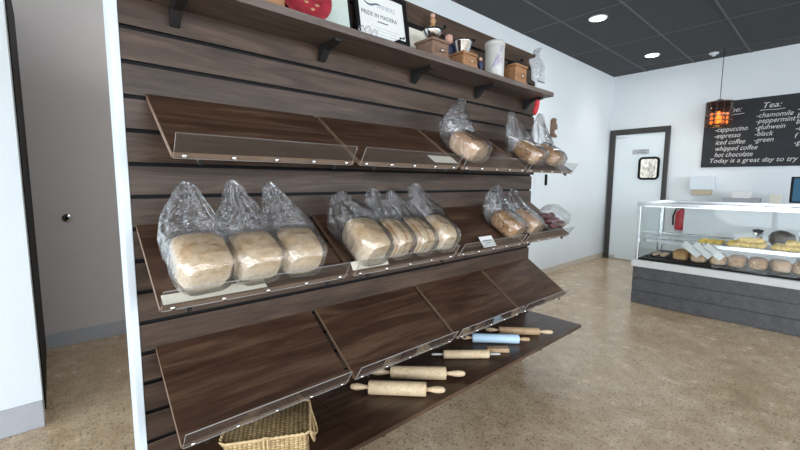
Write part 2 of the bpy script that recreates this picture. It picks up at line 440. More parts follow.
# ------------------------------------------------------------------ slatwall partition
ZF, PITCH = 1.171, .1
X0, X1, ZT = .186, 2.515, 2.07
sw = thing('slatwall_partition', 'free-standing brown wood-grain slat wall with black grooves and white end post', 'display wall', (X0, 0, 0))
prof = [(.03, 0)]; seg = []
bm = bmesh.new()
def quad(y0, z0, y1, z1, mi):
    f = bm.faces.new([bm.verts.new(p) for p in ((X0, y0, z0), (X1, y0, z0), (X1, y1, z1), (X0, y1, z1))]); f.material_index = mi
zs = sorted(ZF + PITCH * k for k in range(-11, 9)); G = .0066; cur = 0.0
for z in zs:
    quad(0, cur, 0, z - G, 0); quad(0, z - G, .011, z - G, 1); quad(.011, z - G, .011, z + G, 1); quad(.011, z + G, 0, z + G, 1); cur = z + G
quad(0, cur, 0, ZT, 0); quad(0, ZT, .02, ZT, 0); quad(.02, ZT, .02, 0, 0); quad(.02, 0, 0, 0, 0)
bm.faces.ensure_lookup_table()
bmesh.ops.remove_doubles(bm, verts=bm.verts, dist=1e-5)
for xx in (X0, X1):       # close the ends
    es = [e for e in bm.edges if all(abs(v.co.x - xx) < 1e-6 for v in e.verts) and len(e.link_faces) == 1]
    bmesh.ops.contextual_create(bm, geom=es)
me = obj('slat_panel', bm, ['slat', 'black']); me.parent = sw; me.matrix_parent_inverse = Matrix.Translation((-X0, 0, 0))
def child(o, p): o.parent = p; o.matrix_parent_inverse = Matrix.Translation(-Vector(p.location)); return o
child(box('back_board', (X0, .0215, 0), (X1, .10, ZT), 'wall'), sw)
child(box('end_post', (.163, -.004, 0), (X0 - .0005, .10, 2.5), 'trim_white', bevel=.002), sw)

# ------------------------------------------------------------------ sloping shelves
AN = math.atan2(.19, .285); CA, SA = math.cos(AN), math.sin(AN); SL = .343
def ang_mw(x, s, zb, h=0, rz=0):
    """frame on a shelf's slope: local x along the shelf, y up the slope, z off the board"""
    m = Matrix.Translation((x, -s * CA - .002, zb - s * SA)) @ Matrix.Rotation(AN, 4, 'X') @ Matrix.Translation((0, 0, h)) @ Matrix.Rotation(rz, 4, 'Z')
    return m
def build_shelf(w):
    root = thing('display_shelf', 'x', 'shelf', group='sloping bread shelves on the slat wall')
    mw = Matrix.Rotation(AN, 4, 'X')
    bm = bmesh.new(); bx(bm, (0, -SL, -.016), (w, 0, 0))
    bm.faces.ensure_lookup_table()
    bm.normal_update()
    for f in bm.faces:
        if abs(f.normal.x) > .9 or f.normal.y < -.9: f.material_index = 1
    o = obj('board', bm, ['shelf', 'shelf_edge'], root); o.matrix_local = mw
    bm = bmesh.new()
    yf = -SL * CA - .004; zf = -SL * SA
    bx(bm, (.004, -SL - .0045, -.016), (w - .012, -SL - .0015, .058))
    bm.normal_update()
    for f in bm.faces:
        if abs(f.normal.y) < .5: f.material_index = 1
    for v in bm.verts: v.co = mw @ v.co
    lip = obj('front_lip', bm, ['acrylic', 'acrylic_edge'], root)
    lip['label'] = 'clear acrylic lip with steel screws'
    sm = bmesh.new(); lathe(sm, [(0, .0045), (.005, .0035), (.007, 0), (.007, -.001), (0, -.001)], 10, Matrix.Rotation(PI / 2, 4, 'X'))
    s0 = obj('screw', sm, 'steel_screw', lip)
    def place(s, x): s.matrix_local = mw @ Matrix.Translation((x, -SL - .0056, -.007))
    place(s0, .03)
    for k in range(1, 5):
        s = s0.copy(); C.objects.link(s); s.parent = lip; place(s, .03 + (w - .065) * k / 4)
    for xb in (.07, w - .08):
        bm = bmesh.new()
        prism(bm, [(-.001, -.022), (-.001, -.075), (-.02, -.075), (-SL * CA + .03, zf - .012), (-SL * CA + .01, zf - .03), (-SL * CA + .004, zf - .018), (-.012, -.024)], 'X', xb - .006, xb + .006)
        obj('bracket', bm, 'black_metal', root)
    return root
rows = [('upper', 1.484, [(.244, .572), (.838, .547), (1.409, .537), (1.969, .546)]),
        ('middle', 1.084, [(.196, .588), (.808, .567), (1.398, .545), (1.964, .547)]),
        ('lower', .684, [(.227, .56), (.811, .566), (1.401, .544), (1.969, .547)])]
desc = {('upper', 0): 'empty sloping shelf with clear lip, top row, nearest the white post',
        ('upper', 1): 'empty sloping shelf, second in the top row, holding one white price card',
        ('upper', 2): 'sloping shelf in the top row under a single bagged loaf',
        ('upper', 3): 'sloping shelf in the top row at the far end, under two bags of seeded bread',
        ('middle', 0): 'sloping shelf holding three floury loaves in peaked bags, nearest the white post',
        ('middle', 1): 'sloping shelf holding four crowded bagged loaves, second in the middle row',
        ('middle', 2): 'sloping shelf, third in the middle row, mostly bare with a small card on its lip',
        ('middle', 3): 'sloping shelf at the far end of the middle row, holding the tub of dark bakes',
        ('lower', 0): 'empty sloping shelf above the wicker basket',
        ('lower', 1): 'empty sloping shelf, second in the lower row, above the two nearest rolling pins',
        ('lower', 2): 'empty sloping shelf, third in the lower row, above the blue rolling pin',
        ('lower', 3): 'empty sloping shelf at the far end of the lower row with a bright sheen'}
for nm, zb, L in rows:
    for i, (x, w) in enumerate(L):
        r = build_shelf(w); r.location = (x, -.002, zb); r['label'] = desc[(nm, i)]

# bottom deck: flat boards
ZD = .303
dd = ['flat base shelf board under the wicker basket', 'flat base shelf board under the two nearest rolling pins', 'flat base shelf board under the blue rolling pin', 'flat base shelf board at the far end, under the last tan rolling pin']
for i, (x, w) in enumerate([(.20, .588), (.79, .588), (1.38, .572), (1.954, .58)]):
    r = thing('base_shelf', dd[i], 'shelf', (x, -.002, ZD), group='flat base shelves along the slat wall')
    bm = bmesh.new(); bx(bm, (0, -.385, -.018), (w, 0, 0)); obj('board', bm, 'shelf', r)
    for xb in (.09, w - .12):
        bm = bmesh.new(); prism(bm, [(-.001, -.019), (-.001, -.09), (-.02, -.09), (-.34, -.04), (-.372, -.034), (-.372, -.019)], 'X', xb - .007, xb + .007)
        obj('bracket', bm, 'black_metal', r)

# top flat shelf
ZS, DS = 1.785, .185
ts = thing('top_shelf', 'long flat grey-brown shelf on black brackets holding ornaments and certificates', 'shelf', (.2, -.001, ZS))
bm = bmesh.new(); bx(bm, (0, -DS, -.026), (2.215, 0, 0)); obj('board', bm, 'top_shelf', ts, bevel=.0015)
for xb in (.332, .856, 1.366, 1.862, 2.375):
    bm = bmesh.new(); prism(bm, [(-.001, -.027), (-.001, -.085), (-.013, -.085), (-.05, -.05), (-.13, -.036), (-.13, -.027)], 'X', xb - .2 - .014, xb - .2 + .014)
    obj('bracket', bm, 'black_metal', ts)

# ------------------------------------------------------------------ bread and bags
def loaf_mesh(w, L, T, seed, slices=0):
    bm = bmesh.new(); bmesh.ops.create_icosphere(bm, subdivisions=5, radius=1)
    off = Vector((seed * 3.1, seed * 1.7, seed * .9))
    for v in bm.verts:
        p = v.co.copy(); q = []
        for k, e in ((0, .46), (1, .6), (2, .50)): q.append(math.copysign(abs(p[k]) ** e, p[k]))
        # domed top, flat base
        x, y, z = q
        if z > 0: z = z * (.62 + .38 * math.cos(x * 1.25) * math.cos(y * 1.0))
        x *= .95 + .05 * z
        nn = noise.noise(Vector(p) * 2.1 + off) * .06 + noise.noise(Vector(p) * 6 + off) * .026 + noise.noise(Vector(p) * 15 + off) * .01
        if slices: nn += .02 * math.sin(x * slices)
        f = 1 + nn
        v.co = (x * w / 2 * f, y * L / 2 * f, T / 2 + z * T / 2 * (1 + nn * .8 if z > 0 else 1))
    for f in bm.faces: f.smooth = True
    return bm
def bag_mesh(w, L, T, tip, seed, tipw=.03, puff=1.0, N=40, V=34):
    """bag drawn over a loaf whose open end is gathered up to 'tip' (local coordinates); loose film is sharply creased"""
    rr = random.Random(seed); bm = bmesh.new()
    y0 = -L / 2 - .010
    e = Vector((0, L / 2 - .02, T * .52)); tip = Vector(tip)
    mid = Vector((tip.x * .30, e.y + (tip.y - e.y) * .40 + .025, e.z + (tip.z - e.z) * .42))
    ph = [rr.uniform(0, 6.28) for _ in range(8)]
    off = Vector((seed * 2.3, seed * .7, seed * 1.9))
    rings = []; T0 = .34
    for j in range(V + 1):
        t = j / V
        if t < T0:
            u = t / T0; c = Vector((0, y0 + (e.y - y0) * u, T * .53)); d = Vector((0, 1, 0))
            shrink = min(1, .72 + .28 * math.sin(min(1, u * 3.2) * PI / 2))
            hw, ht, ex = (w / 2 + .006) * shrink, (T / 2 + .005) * shrink, .5; fr = .45
        else:
            u = (t - T0) / (1 - T0); fr = min(1, .45 + u * 4)
            c = (1 - u) ** 2 * e + 2 * u * (1 - u) * mid + u * u * tip
            d = (2 * (1 - u) * (mid - e) + 2 * u * (tip - mid)).normalized()
            k1 = 1 - u ** 1.4
            hw = (w / 2 + .006 - tipw) * k1 + tipw * (1 if u < .9 else math.sqrt(max(.03, 1 - ((u - .9) / .105) ** 2))) + .012 * puff * math.sin(min(1, u * 1.3) * PI)
            ht = (T / 2 + .005) * (1 - u) ** 1.3 + .006 + .010 * puff * math.sin(u * PI) * (1 - u)
            ex = .5 + .5 * min(1, u * 2.5)
        X = Vector((1, 0, 0)); n = X.cross(d); n.normalize(); X = d.cross(n)
        ring = []
        for i in range(N):
            a = 2 * PI * (i + .5 * (j % 2)) / N; ca, sa = math.cos(a), math.sin(a)
            px = math.copysign(abs(ca) ** ex, ca); pz = math.copysign(abs(sa) ** ex, sa)
            p = c + X * (px * hw) + n * (pz * ht)
            out = X * (px * .8) + n * pz; out.normalize()
            # pleats running up to the gathered end, cut by random creases
            pl_ = abs(math.sin(2.5 * a + ph[0] + .8 * t)) + .6 * abs(math.sin(5.5 * a + ph[1] - 1.1 * t))
            k = (0 if t < T0 else min(1, u * 4)) * (.015 * (1 - .5 * max(0, u if t >= T0 else 0)) * (pl_ - .9))
            k += (.0008 + .0018 * fr) * (1 - 2 * abs(noise.noise(p * 19 + off)) * 1.6)
            k += rr.uniform(-1, 1) * (.0004 + .0008 * fr)
            p = p + out * k
            if t < .42 and p.z < .002: p.z = .002 + .001 * abs(noise.noise(p * 60))
            ring.append(bm.verts.new(p))
        rings.append(ring)
    for j, (A, B) in enumerate(zip(rings, rings[1:])):
        for i in range(N):
            i2 = (i + 1) % N
            tris = ((A[i], A[i2], B[i]), (A[i2], B[i2], B[i])) if j % 2 == 0 else ((A[i], B[i2], B[i]), (A[i], A[i2], B[i2]))
            for tr_ in tris: bm.faces.new(tr_)
    bm.faces.new(rings[0])
    return bm
def bagged(zb, x, s, w, L, T, tipw_xyz, mat, ll, bl, seed, grp, bgrp, rz=0, tipw=.03, puff=1.0, slices=0):
    """bread lying on the slope at distance s from the back, its bag gathered at a world point"""
    mw = ang_mw(x, s, zb, .0045, rz)
    o = obj('bread_loaf', loaf_mesh(w, L, T, seed, slices), mat, mw=mw); tag(o, ll, 'bread', grp)
    mw2 = ang_mw(x, s, zb, .002, rz)
    tip = mw2.inverted() @ Vector(tipw_xyz)
    b = obj('plastic_bag', bag_mesh(w, L, T, tip, seed, tipw, puff), 'film', mw=mw2); tag(b, bl, 'bag', bgrp)
G1, G2, G3 = 'bagged loaves on the sloping shelves', 'clear bags around the loaves', None
ZM, ZU = 1.084, 1.484
bagged(ZM, .310, .254, .152, .155, .125, (.318, -.10, 1.215), 'bread', 'round floury loaf with an orange-tan crust, nearest the white post', 'clear peaked bag around the loaf nearest the white post', 1, G1, G2, .06, .022)
bagged(ZM, .463, .254, .150, .150, .118, (.452, -.10, 1.222), 'bread', 'pale floury loaf between two others on the near shelf of three', 'clear bag with the tallest sharp peak, middle bag of the near three', 2, G1, G2, .02, .016)
bagged(ZM, .610, .252, .145, .155, .116, (.582, -.09, 1.215), 'bread', 'pale floury loaf, third from the white post, with a gap after it', 'clear peaked bag, third from the white post', 3, G1, G2, -.05, .018)
bagged(ZM, .895, .248, .145, .175, .125, (.862, -.10, 1.175), 'bread', 'pale creased loaf whose bag balloons toward the gap, first of the crowded four', 'ballooning crinkled bag beside the gap, first of the crowded four', 4, G1, G2, .05, .04, 2.4)
bagged(ZM, 1.035, .248, .118, .160, .118, (1.035, -.10, 1.188), 'bread_slice', 'narrow sliced loaf with brown crust edges, second of the crowded four', 'clear bag over sliced bread, second of the crowded four', 5, G1, G2, 0, .030, 1.6, 7)
bagged(ZM, 1.168, .248, .122, .160, .112, (1.135, -.09, 1.178), 'bread_slice', 'sliced loaf, third of the crowded four', 'clear bag with a slim twisted peak, third of the crowded four', 6, G1, G2, -.04, .022, 1.0, 6)
bagged(ZM, 1.305, .248, .125, .165, .118, (1.30, -.08, 1.21), 'bread', 'pale loaf at the far end of the crowded four', 'clear bag with the highest peak of the crowded four, at their far end', 7, G1, G2, -.05, .036, 1.2)
bagged(ZM, 1.885, .235, .150, .165, .105, (1.975, -.10, 1.20), 'bread_seed', 'brown seeded loaf next to the far dark bakes, in a tall bag', 'clear tall bag around the brown seeded loaf of the middle row', 8, G1, G2, .06, .03, 2.0)
bagged(ZM, 2.085, .235, .135, .155, .100, (2.145, -.09, 1.178), 'bread_brown', 'pale brown loaf between the seeded loaf and the dark bakes', 'clear bag leaning beside the tub of dark bakes', 9, G1, G2, .0, .025, .8)
bagged(ZU, 1.515, .245, .172, .160, .105, (1.60, -.13, 1.635), 'bread_brown', 'light brown loaf alone in its bag on the top row', 'clear tall bag standing alone on the top row', 10, G1, G2, .12, .026, 2.6)
bagged(ZU, 2.075, .240, .150, .165, .100, (2.08, -.10, 1.635), 'bread_seed', 'seeded loaf on the top row, nearer of the far two', 'clear round-topped bag, nearer of the far two on the top row', 11, G1, G2, .08, .034, 2.2)
bagged(ZU, 2.30, .245, .150, .160, .095, (2.37, -.13, 1.655), 'bread_seed', 'seeded loaf on the top row at the very end by the white wall', 'clear tall bag at the very end of the top row', 12, G1, G2, -.04, .03, 1.6)

# tub of dark bakes
tb = thing('plastic_tub', 'clear domed plastic tub of dark red bakes at the end of the middle row', 'tub'); tb.matrix_world = ang_mw(2.40, .235, ZM, .003)
bm = bmesh.new()
lo = rrect(.19, .15, .03); prof = [(0.0, .86), (.045, .98), (.06, 1.0), (.085, .97), (.115, .80), (.125, .4)]
rings = [[bm.verts.new((p[0] * f, p[1] * f, z)) for p in lo] for z, f in prof]
for A, B in zip(rings, rings[1:]):
    for i in range(len(A)):
        f = bm.faces.new([A[i], A[(i + 1) % len(A)], B[(i + 1) % len(A)], B[i]]); f.smooth = True
bm.faces.new(rings[0]); bm.faces.new(rings[-1])
obj('tub_shell', bm, 'tub', tb)
bm = bmesh.new(); tube(bm, [(p[0] * 1.02, p[1] * 1.02, .061) for p in lo], .0028, 6, closed=True); obj('tub_rim', bm, 'tub', tb)
def blob(seed, r):
    bm = bmesh.new(); bmesh.ops.create_icosphere(bm, subdivisions=3, radius=1)
    off = Vector((seed * 1.3, seed, 0))
    for v in bm.verts:
        f = 1 + .22 * noise.noise(v.co * 1.8 + off) + .08 * noise.noise(v.co * 5 + off)
        v.co = v.co * r * f; v.co.z *= .85
    for f in bm.faces: f.smooth = True
    return bm
k = 0
proto = None
wb = ['at the lip', 'in the middle', 'at the back']
for j in range(3):
    for i in range(4):
        k += 1
        m = tb.matrix_world @ Matrix.Translation((-.063 + i * .042, -.045 + j * .043, .030 + .004 * ((i + j) % 2)))
        if proto is None: proto = o = obj('dark_bake', blob(3, .0235), 'berry')
        else: o = proto.copy(); C.objects.link(o)
        o.matrix_world = m @ Matrix.Rotation(k * 1.3, 4, 'Z')
        tag(o, 'dark red-brown bite-size bake inside the clear tub', 'baked good', 'dark bakes in the clear tub')

# price cards
def card(name, label, x, s, zb, w, d, h=.004, rz=0, tilt=0, mat='cream', lines=True, grp='price cards on the bread shelves'):
    root = thing(name, label, 'price card', group=grp); root.matrix_world = ang_mw(x, s, zb, h, rz) @ Matrix.Rotation(tilt, 4, 'X')
    bm = bmesh.new(); bx(bm, (-w / 2, -d / 2, 0), (w / 2, d / 2, .0012)); obj('card', bm, mat, root)
    return root
card('price_card', 'blank cream price card lying on the top row beside a bagged loaf', 1.315, .30, ZU, .15, .055)
card('price_card', 'blank cream price card behind the lip before the crowded four loaves', .895, .322, ZM, .17, .04, .005, 0, .5)
card('price_card', 'long cream strip in place of a lip reflection, lying under the loaves nearest the white post', .345, .322, ZM, .28, .034, .0006)  # pale reflection on the lip, laid in as a flat card
pc = card('price_card', 'small white price card with a dark line, propped on the middle row lip', 1.63, .318, ZM, .105, .06, .022, 0, .35, 'paper')
bm = bmesh.new(); bx(bm, (-.036, .004, .0012), (.036, .008, .0016)); bx(bm, (-.02, -.01, .0012), (.02, -.007, .0016)); obj('lettering', bm, 'ink', pc)

# ------------------------------------------------------------------ rolling pins on the base shelf
def rolling_pin(label, a, b, r, blen, hr, mat, hmat, hshape='turned'):
    """a,b: handle tips on the shelf (world xy)"""
    a = Vector((*a, 0)); b = Vector((*b, 0)); d = (b - a); L = d.length; c = (a + b) / 2
    root = thing('rolling_pin', label, 'rolling pin', (c.x, c.y, ZD + r + .0005), (0, 0, math.atan2(d.y, d.x)), 'rolling pins on the base shelf')
    rot = Matrix.Rotation(PI / 2, 4, 'Y')
    bm = bmesh.new(); lathe(bm, [(0, -blen / 2), (r * .93, -blen / 2), (r, -blen / 2 + .006), (r, blen / 2 - .006), (r * .93, blen / 2), (0, blen / 2)], 32, rot)
    obj('roller', bm, mat, root)
    h = (L - blen) / 2
    for sgn in (-1, 1):
        bm = bmesh.new()
        if hshape == 'turned': pr = [(0, 0), (hr * .75, 0), (hr * .6, h * .12), (hr * .95, h * .4), (hr * 1.08, h * .65), (hr * .85, h * .9), (hr * .35, h * .99), (0, h)]
        else: pr = [(0, 0), (hr, 0), (hr, h - .004), (hr * .6, h), (0, h)]
        m = Matrix.Translation((sgn * blen / 2, 0, 0)) @ Matrix.Rotation(sgn * PI / 2, 4, 'Y')
        lathe(bm, pr, 20, m); obj('handle', bm, hmat, root)
    return root
rolling_pin('pale wooden rolling pin with turned handles, nearest the wicker basket', (.925, -.085), (1.215, -.38), .030, .25, .014, 'pin', 'pin')
rolling_pin('pale wooden rolling pin half under the shelf lip, second from the basket', (1.075, -.04), (1.395, -.345), .030, .26, .014, 'pin', 'pin')
rolling_pin('slim rolling pin with thin pale dowel handles beside the blue one', (1.44, -.085), (1.715, -.32), .022, .24, .006, 'pin', 'tin', 'dowel')
rolling_pin('pale blue rolling pin with wooden handles', (1.725, -.05), (2.0, -.325), .026, .265, .011, 'pin_blue', 'pin_tan')
rolling_pin('tan wooden rolling pin at the far end of the base shelf', (1.94, -.06), (2.215, -.355), .022, .24, .012, 'pin_tan', 'pin')
bm = bmesh.new(); bx(bm, (-.06, -.02, 0), (.06, .02, .022)); o = obj('wooden_block', bm, 'pin_tan', loc=(1.775, -.262, ZD + .0005), bevel=.003); o.rotation_euler = (0, 0, -.72)
tag(o, 'small tan wooden block lying in front of the blue rolling pin', 'block')

# ------------------------------------------------------------------ wicker basket
bk = thing('wicker_basket', 'lidded wicker hamper basket with a cane loop latch on the base shelf', 'basket', (.512, -.195, ZD + .001), (0, 0, -.49))
def woven(bm, w0, d0, w1, d1, z0, z1, rows=9, N=60):
    rings = []
    for j in range(rows * 2 + 1):
        t = j / (rows * 2); w = w0 + (w1 - w0) * t; d = d0 + (d1 - d0) * t
        out = rrect(w, d, .02, 4); m = len(out); ring = []
        per = []
        for i in range(m):
            p, q = Vector(out[i]), Vector(out[(i + 1) % m]); ln = (q - p).length; ns = max(1, int(ln / .006))
            for s in range(ns): per.append(p.lerp(q, s / ns))
        for i, p in enumerate(per):
            k = .0022 * math.sin(i * .9 + (PI if (j // 2) % 2 else 0)) * (1 if j % 2 else .2) + (.0018 if j % 2 else -.001)
            nrm = p.normalized(); ring.append(bm.verts.new((p.x + nrm.x * k, p.y + nrm.y * k, z0 + (z1 - z0) * t)))
        rings.append(ring)
    m = min(len(r) for r in rings)
    for A, B in zip(rings, rings[1:]):
        for i in range(m):
            f = bm.faces.new([A[i], A[(i + 1) % m], B[(i + 1) % m], B[i]]); f.smooth = True
    return rings[0][:m], rings[-1][:m]
bm = bmesh.new(); a, b = woven(bm, .262, .19, .262, .19, 0, .092); bm.faces.new(a); obj('basket_body', bm, 'wicker', bk)
bm = bmesh.new()
n_ = 24
for ix in range(n_ + 1):
    pass
vs = {}
for ix in range(41):
    for iy in range(31):
        x = -.137 + .274 * ix / 40; y = -.10 + .20 * iy / 30
        z = .094 + .022 * math.cos(x / .137 * 1.2) * math.cos(y / .10 * 1.2) + .0022 * math.sin(ix * 1.57 + (PI if (iy // 2) % 2 else 0)) * (1 if iy % 2 else .3)
        vs[ix, iy] = bm.verts.new((x, y, z))
for ix in range(40):
    for iy in range(30):
        f = bm.faces.new([vs[ix, iy], vs[ix + 1, iy], vs[ix + 1, iy + 1], vs[ix, iy + 1]]); f.smooth = True
bmesh.ops.solidify(bm, geom=bm.faces, thickness=.004)
lid = obj('lid', bm, 'wicker_lid', bk)
bm = bmesh.new()
pts = [Vector((x, y, .099)) for x, y in rrect(.276, .204, .02, 5)]
full = []
for i in range(len(pts)):
    p, q = pts[i], pts[(i + 1) % len(pts)]; ns = max(1, int((q - p).length / .004))
    full += [p.lerp(q, s / ns) for s in range(ns)]
for phs in (0, PI):
    tube(bm, [p + Vector((0, 0, .0028 * math.sin(i * .8 + phs))) + p.normalized() * .0028 * math.cos(i * .8 + phs) for i, p in enumerate(full)], .0032, 6, closed=True)
obj('braided_rim', bm, 'cane', lid)
bm = bmesh.new()
for dx in (-.006, .006): tube(bm, [(dx, -.103, .108), (dx, -.112, .095), (dx * .8, -.105, .055), (dx * .3, -.103, .045)], .0028, 6)
tube(bm, [(-.012, -.108, .106), (0, -.115, .112), (.012, -.108, .106)], .003, 6)
obj('latch_loop', bm, 'cane', bk)
bm = bmesh.new()
tube(bm, [(.137, .06 - .12 * t, .075 + .0 - .0 * t + .0 + (-.075 + .0) * 0 + .03 * math.sin(PI * t)) if False else (.139 + .022 * math.sin(PI * t), .075 - .15 * t, .085 - .045 * math.sin(PI * t)) for t in [i / 14 for i in range(15)]], .005, 8)
tube(bm, [(.139 + .014 * math.sin(PI * t), .088 - .176 * t, .095 - .085 * math.sin(PI * t)) for t in [i / 14 for i in range(15)]], .0045, 8)
obj('side_handle', bm, 'cane', bk)

# ------------------------------------------------------------------ ornaments on the top shelf
Z0 = ZS + .0006
o = thing('wooden_box', 'orange-brown wooden box at the near end of the top shelf', 'box', (.545, -.10, Z0))
box('box_body', (-.10, -.06, 0), (.085, .07, .11), 'box_wood', o, .004); box('lid', (-.104, -.064, .1105), (.089, .074, .125), 'box_wood', o, .004)
# red plate on a stand
pl = thing('red_plate', 'dark red oval plate with gilt flecks leaning on a black stand', 'plate', (.745, -.10, Z0 + .004), (math.radians(-14), 0, math.radians(-8)))
bm = bmesh.new(); lathe(bm, [(0, 0), (.06, .001), (.085, .008), (.105, .016), (.108, .017), (.106, .020), (.084, .012), (.06, .005), (0, .004)], 40, Matrix.Translation((0, 0, .104)) @ Matrix.Rotation(PI / 2, 4, 'X') @ Matrix.Diagonal((.92, .98, 1, 1)))
dish = obj('dish', bm, 'red', pl)
bm = bmesh.new()
rr = random.Random(4)
for i in range(9):
    a = rr.uniform(0, 6.28); q = rr.uniform(.01, .06); bmesh.ops.create_icosphere(bm, subdivisions=1, radius=.007, matrix=Matrix.Translation((q * math.cos(a), -.006, .104 + q * math.sin(a))) @ Matrix.Diagonal((1.5, .35, .8, 1)))
obj('gilt_flecks', bm, 'gold', dish)
st = thing('plate_stand', 'black wire stand behind the red plate', 'stand', (.745, -.062, Z0))
bm = bmesh.new()
for sx in (-1, 1): tube(bm, [(sx * .05, -.075, .016), (sx * .05, -.078, .004), (sx * .05, .03, .004), (sx * .03, .005, .12)], .004, 6)
tube(bm, [(-.05, .02, .004), (.05, .02, .004)], .004, 6)
obj('stand_wire', bm, 'black_metal', st)

def frame_pic(name, label, cat, x, y, w, h, lean, rz, fw, fmat, pmat, depth=.014, z=Z0):
    """standing frame, local x = width, z = up, facing -y"""
    root = thing(name, label, cat, (x, y, z), (-lean, 0, rz))
    bm = bmesh.new()
    bx(bm, (-w / 2, 0, 0), (-w / 2 + fw, depth, h)); bx(bm, (w / 2 - fw, 0, 0), (w / 2, depth, h))
    bx(bm, (-w / 2 + fw, 0, 0), (w / 2 - fw, depth, fw)); bx(bm, (-w / 2 + fw, 0, h - fw), (w / 2 - fw, depth, h))
    obj('frame', bm, fmat, root)
    box('paper', (-w / 2 + fw * .8, depth * .45, fw * .8), (w / 2 - fw * .8, depth * .8, h - fw * .8), pmat, root)
    return root
frame_pic('framed_certificate', 'pale green certificate in a thin black frame beside the red plate', 'certificate', .905, -.062, .145, .24, math.radians(10), 0, .008, 'black', 'green_paper')
fc = frame_pic('framed_certificate', 'black framed award certificate with a wave emblem and bold heading', 'certificate', 1.152, -.062, .30, .275, math.radians(10), 0, .02, 'black', 'paper')
bpy.context.view_layer.update()
def on_frame(x, z): return fc.matrix_world @ frame_mw((x, .0060, z), (1, 0, 0), (0, 0, 1))
text('heading', 'PRIDE IN MADERA', .0265, 'ink', on_frame(-.115, .150), fc, sx=.93)
text('winners_lettering', 'WINERS', .030, 'ink_pale', on_frame(-.03, .194), fc, .1)
bm = bmesh.new(); bx(bm, (-.03, .0054, .130), (.03, .0061, .135)); obj('small_heading', bm, 'ink', fc)
bm = bmesh.new()
for i, (a, b) in enumerate([(-.075, .09), (-.06, .07), (-.09, .095), (-.05, .05), (-.08, .085), (-.04, .04)]):
    bx(bm, (a, .0054, .104 - i * .013), (b, .0061, .1055 - i * .013))
obj('small_print', bm, 'ink_pale', fc)
bm = bmesh.new(); tube(bm, [(-.105 + .105 * t, .0055, .216 - .012 * math.sin(t * 5.2) - .018 * t) for t in [i / 16 for i in range(17)]], [.0035 * math.sin(PI * min(1, max(.08, i / 16))) + .0008 for i in range(17)], 6)
obj('wave_emblem', bm, 'ink', fc)
frame_pic('picture_frame', 'dark framed picture with cream paper behind the silver-bowled grinder', 'picture', 1.415, -.040, .235, .185, math.radians(6), 0, .02, 'black', 'cream')
# small ornaments before the certificate
o = thing('glass_ornament', 'small clear glass ornament in front of the certificate, near corner', 'ornament', (.985, -.145, Z0))
for i, (x, z) in enumerate([(-.032, .02), (0, .023), (.032, .02)]):
    bm = bmesh.new(); lathe(bm, [(0, 0), (.014, 0), (.017, .008), (.010, .018), (.014, .03), (.008, .042), (0, .045)], 16, Matrix.Translation((x, 0, 0)) @ Matrix.Diagonal((1, 1, z / .022, 1))); obj('glass_bud', bm, 'tub', o)
o = thing('music_box', 'tiny black crank box in front of the certificate, far corner', 'ornament', (1.15, -.15, Z0))
box('case', (-.025, -.018, 0), (.025, .018, .022), 'black', o, .002)
bm = bmesh.new(); tube(bm, [(0, 0, .0215), (0, 0, .038), (.022, 0, .038), (.022, 0, .046)], .003, 6); obj('crank', bm, 'black_metal', o)
# coffee grinders
def grinder(label, x, y, rz, s, mat, bowl='bowl', h=.095):
    root = thing('coffee_grinder', label, 'coffee grinder', (x, y, Z0), (0, 0, rz), 'old coffee grinders on the top shelf')
    w = .062 * s
    box('base', (-w * 1.1, -w * 1.1, 0), (w * 1.1, w * 1.1, .012), mat, root, .003)
    box('body', (-w, -w, .0121), (w, w, h - .012), mat, root, .003)
    box('lid_board', (-w * 1.1, -w * 1.1, h - .0119), (w * 1.1, w * 1.1, h), mat, root, .003)
    dr = box('drawer', (-w * .7, -w - .004, .025), (w * .7, -w - .0002, h * .55), mat, root, .002)
    bm = bmesh.new(); bmesh.ops.create_uvsphere(bm, u_segments=12, v_segments=8, radius=.006, matrix=Matrix.Translation((0, -w - .009, h * .38))); obj('knob', bm, 'steel_screw', dr, smooth=True)
    bm = bmesh.new()
    if bowl == 'bowl': lathe(bm, [(0, h), (.02, h), (.018, h + .012), (.034, h + .024), (.044, h + .044), (.046, h + .054), (.043, h + .054), (.04, h + .044), (0, h + .03)], 28)
    elif bowl == 'cup': lathe(bm, [(0, h), (.03, h), (.034, h + .008), (.046, h + .058), (.049, h + .062), (.045, h + .062), (.03, h + .012), (0, h + .01)], 28)
    else: lathe(bm, [(0, h), (.036, h), (.04, h + .008), (.034, h + .024), (.012, h + .03), (0, h + .03)], 28)
    obj('hopper', bm, 'silver' if bowl != 'dome' else 'black_metal', root)
    bm = bmesh.new()
    hz = h + (.066 if bowl != 'dome' else .032)
    tube(bm, [(0, 0, h + .01), (0, 0, hz + .004), (.03, -.01, hz + .008), (.062, -.02, hz + .002)], .004, 8); cr = obj('crank', bm, 'black_metal', root)
    bm = bmesh.new(); bmesh.ops.create_uvsphere(bm, u_segments=12, v_segments=8, radius=.009, matrix=Matrix.Translation((.062, -.02, hz + .012))); obj('crank_knob', bm, 'black', cr, smooth=True)
    return root
grinder('dark wooden coffee grinder with a wide shiny bowl, nearest the certificate', 1.378, -.118, .0, .88, 'box_dark', 'bowl', .080)
grinder('orange wooden coffee grinder with a silver cup hopper, middle of three', 1.597, -.118, .0, .83, 'box_wood', 'cup', .070)
grinder('tan wooden coffee grinder with a dark dome, beyond the tall white tin', 2.055, -.115, .0, .92, 'box_wood', 'dome', .10)
